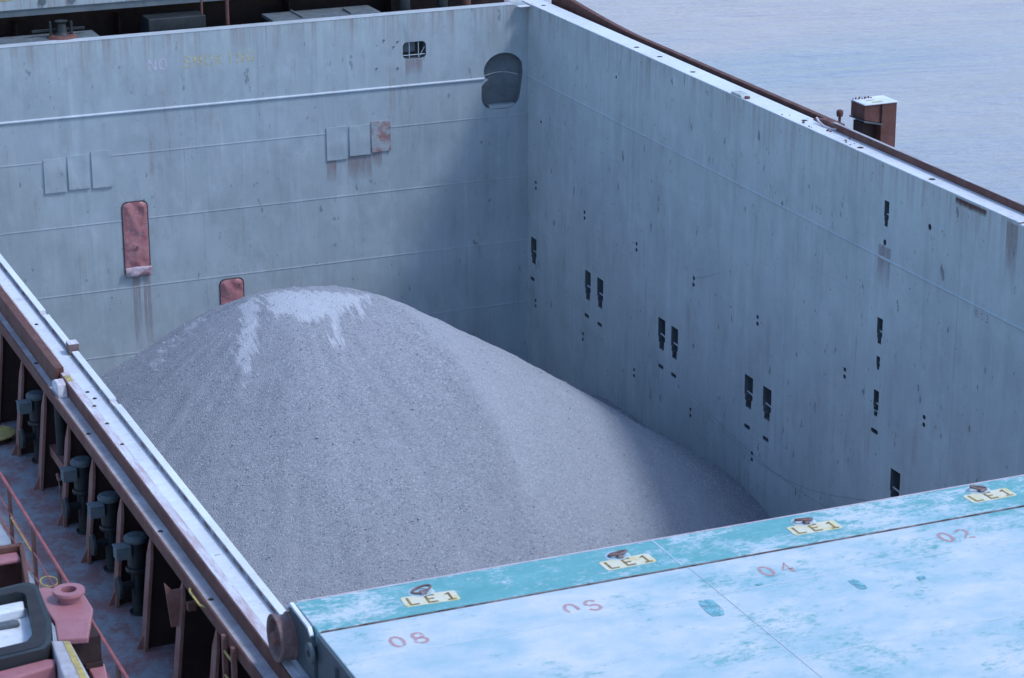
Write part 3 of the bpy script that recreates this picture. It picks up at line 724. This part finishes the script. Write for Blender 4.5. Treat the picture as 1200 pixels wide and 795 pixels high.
# ------------------------------------------------------------------ red machine alongside, lower left corner
mc = thing('red_machine', 'red painted machine with flanged pipe stub and white-lined tray in the lower left corner', 'machine', (4.9, 23.8, wz))
def mpart(mb, n, m, par=mc, **k):
    o = mb.build(n, m, par, **k)
    if par is mc: inv(o, mc)
    return o
PLT = [(4.79, 24.47), (4.94, 24.46), (5.26, 24.1), (5.26, 23.74), (5.04, 23.06), (4.74, 23.13), (4.81, 23.56)]
mpart(MB().prism(list(reversed(PLT)), 'Z', .88, .95), 'head_plate', M['red_paint'], bevel=.015)
mpart(MB().lathe([(.085, .951), (.085, 1.07), (.165, 1.07), (.17, 1.06), (.17, 1.03), (.16, 1.02), (.12, 1.015), (.12, .951)], (5.08, 24.04, 0), seg=32), 'pipe_flange', M['red_paint'], smooth=True)
mpart(MB().lathe([(0, .955), (.084, .955)], (5.08, 24.04, 0), seg=24), 'pipe_bore', M['black'])
mpart(MB().box(4.92, 5.20, 23.2, 24.0, wz, .879), 'pedestal', M['brown_dark'])
# roof tray with a black rounded rim and pale liner
tr = [(4.08, 22.80), (4.55, 22.87), (4.65, 23.01), (4.77, 23.51), (4.83, 24.38), (4.80, 24.50), (4.72, 24.56), (4.40, 24.50), (3.7, 24.40), (3.7, 22.75)]
ti = [(4.08, 23.05), (4.42, 23.10), (4.50, 23.22), (4.58, 23.60), (4.66, 24.22), (4.64, 24.30), (4.58, 24.33), (4.36, 24.30), (3.8, 24.22), (3.8, 23.02)]
n = len(tr); q = MB(); q.add([(p[0], p[1], 1.0) for p in tr]+[(p[0], p[1], 1.0) for p in ti]+[(p[0], p[1], .84) for p in ti],
    [(i, (i+1) % n, n+(i+1) % n, n+i) for i in range(n)]+[(n+i, n+(i+1) % n, 2*n+(i+1) % n, 2*n+i) for i in range(n)])
mpart(q, 'tray_rim', M['valve'])
tm = [(a[0]*.72+b[0]*.28, a[1]*.72+b[1]*.28) for a, b in zip(tr, ti)]
mpart(MB().add([(p[0], p[1], 1.004) for p in tm]+[(p[0], p[1], 1.004) for p in ti], [(i, (i+1) % n, n+(i+1) % n, n+i) for i in range(n)]), 'rubber_seal', M['black'])
mpart(MB().add([(p[0], p[1], 1.0) for p in tr]+[(p[0], p[1], .60) for p in tr], [(i, (i+1) % n, n+(i+1) % n, n+i) for i in range(n)]), 'tray_side', M['black'])
mpart(MB().prism(ti, 'Z', .80, .84), 'tray_liner', M['white'])
mpart(MB().prism([(4.3, 23.98), (4.60, 24.02), (4.63, 24.22), (3.9, 24.16), (3.9, 23.95)], 'Z', .841, .95), 'tray_step', M['white'], bevel=.02)
mpart(MB().box(4.2, 4.5, 23.80, 23.90, .841, .90), 'tray_recess', M['steel'], bevel=.02)
mpart(MB().prism([(3.6, 22.45), (4.08, 22.52), (4.60, 22.66), (4.65, 22.80), (4.56, 22.84), (4.08, 22.76), (3.6, 22.70)], 'Z', .62, .90), 'front_beam', M['red_paint'], bevel=.02)
# open red frame behind the tray
mpart(MB().box(3.9, 4.97, 25.80, 25.88, .25, .90).hexa([(4.94, 25.86, .25), (4.99, 25.86, .25), (4.82, 24.78, .25), (4.77, 24.78, .25)], [(4.94, 25.86, .90), (4.99, 25.86, .90), (4.82, 24.78, .90), (4.77, 24.78, .90)]).box(3.9, 4.77, 24.72, 24.80, .25, .70), 'frame', M['brown'], bevel=.01)
mpart(MB().box(3.9, 4.9, 25.55, 25.78, .79, .84), 'frame_box', M['red_paint'], bevel=.02)
mpart(MB().box(3.9, 4.77, 24.81, 25.79, .2, .28), 'frame_floor', M['brown_dark'])
mpart(MB().prism([(3.7, 22.7), (4.55, 22.9), (4.76, 24.4), (3.7, 24.4)], 'Z', wz, .599), 'base', M['brown_dark'])
# grey arm with a yellow stripe, and the red step in front
mpart(MB().prism([(4.66, 23.08), (4.56, 21.9), (4.82, 21.9), (4.84, 23.0)], 'Z', .70, .98), 'arm', M['ledge'], bevel=.02)
mpart(MB().prism([(4.765, 23.0), (4.72, 21.95), (4.79, 21.95), (4.825, 22.97)], 'Z', .981, .986), 'arm_stripe', M['yellow'])
mpart(MB().prism([(5.03, 22.5), (5.12, 22.5), (5.23, 23.23), (5.05, 23.19)], 'Z', .40, .55), 'step', M['red_paint'], bevel=.015)
mpart(MB().box(5.02, 5.2, 23.15, 23.19, .551, .60), 'step_lip', M['brown_dark'])
mpart(MB().box(4.25, 4.52, 22.2, 22.85, .5, .72), 'lower_body', M['red_paint'], bevel=.03)

# ------------------------------------------------------------------ near hatch cover
ZT = .68
hc = thing('hatch_cover', 'worn white and teal hatch cover with faded red numbers, nearest the camera', 'hatch cover', (16, 16, .05))
def hpart(mb, n, m, par=hc, **k):
    o = mb.build(n, m, par, **k)
    if par is hc: inv(o, hc)
    return o
hpart(MB().box(7.42, 24.62, 22.80, 23.60, .10, ZT), 'front_panel', M['hatch_teal'], bevel=.012)
hpart(MB().box(7.42, 24.62, 7.5, 22.765, .08, ZT-.004), 'main_panel', M['hatch_white'], bevel=.012)
hpart(MB().box(7.46, 24.6, 22.766, 22.799, .10, ZT-.05), 'joint_seal', M['rust_edge'])
hpart(MB().box(7.45, 24.6, 22.773, 22.782, ZT-.05, ZT+.004), 'rusty_joint_strip', M['rust_edge'])
hpart(MB().box(7.45, 24.6, 23.585, 23.612, ZT-.03, ZT+.003), 'front_edge_strip', M['pinkish'])
m = MB()
for a, b in ((7.43, 24.6),):
    m.box(a, b, 21.975, 21.990, ZT-.01, ZT+.001).box(11.74, b, 20.255, 20.27, ZT-.01, ZT+.001)
m.box(11.741, 11.747, 7.6, 22.75, ZT-.01, ZT+.0015).box(16.4, 16.415, 7.6, 22.75, ZT-.01, ZT+.0015)
hpart(m, 'weld_seam', M['seam'])
hpart(MB().box(11.69, 11.71, 22.82, 23.58, ZT-.01, ZT+.0035), 'panel_seam', M['hatch_white'])
m = MB()
for cx, cy, a, b, rot in ((11.49, 21.70, .09, .22, -.1), (13.24, 21.60, .055, .13, .05), (12.25, 22.03, .05, .03, .2), (13.97, 21.48, .05, .04, 0), (11.50, 23.0, .035, .10, .3)):
    n = 14; pts = []
    for i in range(n):
        t = 2*PI*i/n; r = (abs(math.cos(t))**6+abs(math.sin(t))**6)**(-1/6.)*(1+.10*mnoise.noise(Vector((cx*3, t*2, 0))))
        x, y = a*r*math.cos(t), b*r*math.sin(t); pts.append((cx+x*math.cos(rot)-y*math.sin(rot), cy+x*math.sin(rot)+y*math.cos(rot)))
    hpart(MB().prism(pts, 'Z', ZT-.003, ZT+.0025), 'bare_patch', M['teal_mark'])
top3 = lambda z: (lambda x, y, e=0: (x, y, z+e))
for chars, x, y in ((('0', '8'), 8.03, 22.12), (('n0', 's6'), 10.03, 22.14), (('0', '4'), 12.42, 22.19), (('0', '2'), 14.76, 22.22)):
    m = MB(); word(m, chars, x, y, .25, .040, .245, top3(ZT), .80); hpart(m, 'painted_number', M['number_red'])
for i, (x, y) in enumerate(((8.80, 23.10), (11.18, 23.14), (13.58, 23.17), (15.98, 23.20), (18.36, 23.2), (20.75, 23.2), (23.1, 23.2))):
    rot = Matrix.Rotation(math.radians((-4, 1.5, -2, 1, 0, 2, -1)[i]), 3, 'Z')
    def T(a, b, e=0, z=ZT): q_ = rot @ Vector((a, b, 0)); return (x+q_.x, y+q_.y, z+e)
    pts = rrect(-.31, .31, -.125, .125, .04, 3)
    base = hpart(MB().hexa([T(a, b, .0005) for a, b in pts], [T(a, b, .006) for a, b in pts]), 'lashing_plate', M['plate_white'])
    for ch, lx in (('L', -.26), ('E', -.055), ('1', .155)):
        m = MB(); word(m, ch, lx, -.10, .19, .030, 0, lambda a, b, e=0: T(a, b, .0075+e)); m.build('letter', M['olive'], base)
    # D-ring in its saddle
    rx, ry = x-.03, y+.20
    ring = MB(); pts = [(rx+.105*math.cos(a*PI/12), ry+.065*math.sin(a*PI/12), ZT+.035+.022*math.cos(a*PI/12+i)) for a in range(25)]
    ring.path(pts, .014, 8); ro = hpart(ring, 'lashing_ring', M['wheel_rust'], smooth=True)
    MB().box(rx-.035, rx+.035, ry-.10, ry-.02, ZT+.001, ZT+.045).build('saddle', M['rust_edge'], ro, bevel=.015)
    MB().lathe([(0, .010), (.12, .009), (.15, .001)], (rx, ry, ZT), seg=20).build('worn_pad', M['hatch_white'], ro)
# left end of the cover: dark end plates, ribs, hinge lug, wheel
hpart(MB().box(7.385, 7.418, 7.6, 22.74, .06, ZT-.02), 'end_plate', M['dark_cover'], bevel=.004)
m = MB()
for y in (22.1, 21.7, 21.3, 20.9, 20.5): m.box(7.352, 7.384, y-.02, y+.02, .08, ZT-.10)
hpart(m, 'end_rib', M['dark_cover'])
hpart(MB().prism([(22.84, .06), (23.70, .06), (23.74, .50), (23.56, .66), (22.98, .64), (22.84, .50)], 'X', 7.375, 7.419), 'wheel_bracket', M['dark_cover'], bevel=.006)
hpart(MB().prism([(22.90, .58), (22.98, .645), (23.56, .665), (23.70, .55), (23.73, .57), (23.57, .70), (22.96, .675), (22.88, .61)], 'X', 7.355, 7.40), 'bracket_edge', M['white'], bevel=.003)
lug = rrect(22.70, 22.93, .33, .55, .10, 6)
lg = hpart(MB().prism(lug, 'X', 7.31, 7.35), 'hinge_lug', M['steel'], bevel=.008)
MB().lathe([(0, 7.302), (.035, 7.302), (.035, 7.312)], (0, 22.815, .44), 'X', 16).build('pin_hole', M['black'], lg)
hpart(MB().box(7.20, 7.36, 22.2, 23.1, .0025, .05), 'skid_bar', M['ledge'], bevel=.01)
wh = hpart(MB().lathe([(0, 7.20), (.07, 7.19), (.075, 7.215), (.11, 7.25), (.19, 7.255), (.215, 7.20), (.255, 7.185), (.268, 7.19), (.27, 7.20), (.27, 7.225), (.245, 7.235), (.245, 7.36), (.27, 7.365), (.27, 7.374), (0, 7.374)], (0, 23.64, .275), 'X', 40), 'wheel', M['wheel_rust'], smooth=True)
MB().lathe([(0, 7.165), (.06, 7.165), (.075, 7.18), (.08, 7.20)], (0, 23.64, .275), 'X', 20).build('hub', M['stay'], wh, smooth=True)

# ------------------------------------------------------------------ gravel
PX, PY, PZ = 14.76, 46.21, -3.40
D1 = [(13.9, 46.83), (14.19, 47.04), (13.7, 45.5), (13.45, 44.95), (13.1, 44.28), (13.1, 44.87), (13.44, 45.64)]
D2 = [(14.27, 46.93), (14.8, 46.66), (16.22, 45.97), (15.77, 44.99), (15.68, 45.48), (14.98, 44.24), (14.87, 44.33), (15.09, 45.16), (14.52, 45.0), (14.27, 45.58), (14.0, 45.44), (14.11, 46.09)]
D3 = [(13.5, 47.9), (13.0, 48.2), (12.0, 47.5), (11.6, 46.6), (12.5, 47.1)]
def sdist(p, poly):
    best = 1e9; ins = False; n = len(poly)
    for i in range(n):
        ax, ay = poly[i]; bx, by = poly[(i+1) % n]
        dx, dy = bx-ax, by-ay; t = max(0, min(1, ((p[0]-ax)*dx+(p[1]-ay)*dy)/(dx*dx+dy*dy)))
        best = min(best, math.hypot(p[0]-ax-t*dx, p[1]-ay-t*dy))
        if (ay > p[1]) != (by > p[1]) and p[0] < (bx-ax)*(p[1]-ay)/(by-ay)+ax: ins = not ins
    return -best if ins else best
def pile_z(x, y):
    dx, dy = x-PX, y-PY; a = 2.16
    t = y-42.5; xc = 17.4-.075*(t*t if t > 0 else .3*t*t)+.05*mnoise.noise(Vector((y*.9, 0, 0)))
    dd = x-xc; soft = .5*(dd+math.sqrt(dd*dd+.015))          # a slide face breaks the slope along a crease on the right
    w = 1/(1+math.exp((y-49.9)/1.5))
    g = .58*dx if dx > 0 else dx*1.27
    r = math.sqrt(g*g+dy*dy+a*a)-a
    z = PZ-.67*r-(.35*w+.04*(1-w))*soft
    th = math.atan2(dy, dx)
    z += .05*mnoise.noise(Vector((x*.6, y*.6, 3)))*min(1, r)+.05*mnoise.noise(Vector((th*9, r*.25, 1)))+.014*mnoise.noise(Vector((th*26, r*.35, 6)))*min(1, r*.5)
    z += .020*mnoise.noise(Vector((x*2.6, y*2.6, 8)))+.012*mnoise.noise(Vector((x*6.5, y*6.5, 5)))
    return max(z, -13.5)
flank_light = []
gm = MB(); x0, x1, y0, y1 = XL+.005, XR-.005, 29.0, YF-.005
nx, ny = 230, 380; vs = []; dust = []
for j in range(ny+1):
    y = y0+(y1-y0)*j/ny
    for i in range(nx+1):
        x = x0+(x1-x0)*i/nx; vs.append((x, y, pile_z(x, y)))
        dv = 0
        if 10.8 < x < 17 and 42.8 < y < 49:
            dv = max(max(0, min(1, .62-sdist((x, y), D1)/.42)), max(0, min(1, .5-sdist((x, y), D2)/.6)), .75*max(0, min(1, .5-sdist((x, y), D3)/1.2)))
        dust.append(dv)
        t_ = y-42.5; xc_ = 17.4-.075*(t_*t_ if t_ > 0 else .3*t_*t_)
        flank_light.append(max(0, min(1, .5+(x-xc_)/.7))*max(0, min(1, (24.6-x)/3))*max(.35, min(1, (y-37.5)/5)))  # mask of the painted sunlit flank: right of the crease, fading towards the wall
gm.add(vs, [(j*(nx+1)+i, j*(nx+1)+i+1, (j+1)*(nx+1)+i+1, (j+1)*(nx+1)+i) for j in range(ny) for i in range(nx)])
gp = gm.build('gravel_pile', M['gravel'])
for p in gp.data.polygons: p.use_smooth = True
at = gp.data.attributes.new('dust', 'FLOAT', 'POINT'); at.data.foreach_set('value', dust)
at = gp.data.attributes.new('flank_light', 'FLOAT', 'POINT'); at.data.foreach_set('value', flank_light)
# loose stones lying on the slope, coarser towards the foot
sm = MB()
def stone(x, y, r):
    z = pile_z(x, y)+r*.25; k = [random.uniform(.55, 1.15)*r for _ in range(6)]; t = random.uniform(0, PI); c, q = math.cos(t), math.sin(t)
    sm.add([(x+c*k[0], y+q*k[0], z+.2*r), (x-q*k[1], y+c*k[1], z-.1*r), (x-c*k[2], y-q*k[2], z+.15*r), (x+q*k[3], y-c*k[3], z), (x+.2*r, y, z+k[4]*.75), (x, y-.1*r, z-k[5]*.6)],
           [(0, 1, 4), (1, 2, 4), (2, 3, 4), (3, 0, 4), (1, 0, 5), (2, 1, 5), (3, 2, 5), (0, 3, 5)])
for i in range(60000):
    x, y = random.uniform(XL+.1, XR-.06), random.uniform(31, 52)
    d = math.hypot(x-PX, y-PY)
    cl = mnoise.noise(Vector((x*.5, y*.35, 2)))*.5+.5+.5*mnoise.noise(Vector((math.atan2(y-PY, x-PX)*9, d*.3, 1)))
    t_ = y-42.5; fl = x > 17.4-.075*(t_*t_ if t_ > 0 else .3*t_*t_)
    if random.random() > (.12+.75*max(0, cl)*min(1, d/8))*(.35 if fl and x < 22 else 1): continue
    stone(x, y, .011+.018*random.random()**3+(.025 if random.random() < .003 else 0))
st = sm.build('loose_stone', M['stone'], gp); st['kind'] = 'stuff'
tag(gp, 'large conical grey gravel heap with pale dusty streaks below its peak, filling the hold', 'gravel heap')

# ------------------------------------------------------------------ beyond the bulkhead: cross deck and next hold
nc = thing('hatch_cover', 'pale grey hatch cover of the next hold cut by the top left frame edge', 'hatch cover', (12, 60, .5))
def npart(mb, n, m, **k): return inv(mb.build(n, m, nc, **k), nc)
npart(MB().box(XL-.3, 24.6, 57.62, 66, .62, 1.5), 'front_panel', M['wall_far'], bevel=.01)
npart(MB().prism([(57.65, .617), (66, .617), (66, .40), (57.95, .40), (57.65, .46)], 'X', XL-.25, 24.55), 'under_frame', M['recess'])
npart(MB().box(11.2, 11.75, 57.612, 57.619, .86, .95), 'yellow_mark', M['yellow'])
b = MB()
for x in (12.45, 13.15, 14.6): b.lathe([(0, -.03), (.09, -.03), (.09, 0)], (x, 57.62, .78), 'Y', 14)
npart(b, 'socket', M['recess'])
b = thing('hatch_coaming', 'dark end coaming of the next hold in the shadow behind the bulkhead', 'coaming', (16, 59.2, DZ))
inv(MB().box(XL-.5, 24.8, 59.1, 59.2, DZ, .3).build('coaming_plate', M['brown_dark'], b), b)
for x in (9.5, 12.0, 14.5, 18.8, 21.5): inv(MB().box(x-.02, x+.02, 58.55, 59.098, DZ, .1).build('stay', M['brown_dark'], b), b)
wn = thing('rusty_fitting', 'rust-stained pedestal fitting on a steel plate behind the bulkhead, under the next cover', 'fitting', (12.6, 57.1, .035))
MB().box(-1.6, 1.0, -.30, .55, -.12, -.03).build('base_plate', M['steel'], wn, bevel=.01)
MB().lathe([(0, -.029), (.36, -.029), (.30, .04), (0, .05)], (.15, -.05, 0), seg=18).build('rusty_foot', M['brown'], wn, smooth=True)
MB().lathe([(.20, .04), (.13, .10), (.10, .30), (.16, .36), (0, .37)], (.15, -.02, 0), seg=16).build('pedestal', M['valve'], wn, smooth=True)
MB().box(-.14, -.09, -.05, .02, -.03, .36).box(.34, .40, -.1, 0, -.03, .34).box(-.5, .75, .2, .26, .08, .14).build('bracket', M['valve'], wn, bevel=.006)
tag(MB().prism([(14.85, -.40), (16.25, -.40), (16.25, .24), (14.85, .24)], 'Y', 57.15, 57.95).build('steel_locker', M['valve'], bevel=.02), 'dark grey steel locker in the gap behind the bulkhead', 'locker')
for x, r, lab in ((16.20, .030, 'slim rusty vertical pipe in the dark gap, nearest the grey locker'), (16.83, .045, 'thicker rusty vertical pipe in the dark gap, right of the slim one')):
    tag(MB().tube((x, 57.3, DZ), (x, 57.3, .58), r, seg=10).build('vertical_pipe', M['brown'], smooth=True), lab, 'pipe', 'vertical pipes behind the bulkhead')
bx = thing('steel_platform', 'low flat steel platform lit from above behind the middle of the bulkhead', 'platform', (19.2, 57.3, .035))
MB().box(-1.35, 1.4, -.42, .55, -.10, -.02).build('top_sheet', M['steel'], bx, bevel=.01)
MB().box(-.62, -.58, -.41, .54, -.019, .02).box(.62, .66, -.41, .2, -.019, .03).build('rib', M['recess'], bx)
MB().box(-1.3, 1.35, -.38, .5, -1.7, -.101).build('pedestal', M['recess_dark'], bx)
for i, (x, r, mt, lab) in enumerate(((21.35, .14, 'valve', 'stout dark grey standpipe behind the bulkhead, left of the pair'), (22.35, .13, 'valve', 'stout dark grey standpipe behind the bulkhead, right of the pair'), (23.0, .11, 'brown', 'stout rusty standpipe nearest the far corner of the hold'))):
    p_ = thing('standpipe', lab, 'pipe', (x, 57.25, DZ), 'standpipes behind the bulkhead')
    MB().lathe([(0, 0), (r, 0), (r, 2.1), (0, 2.1)], seg=18).build('pipe', M[mt], p_, smooth=True)
    MB().lathe([(r+.001, 1.70), (r*1.35, 1.70), (r*1.35, 1.76), (r+.001, 1.76)], seg=18).build('collar', M['brown'], p_, smooth=True)
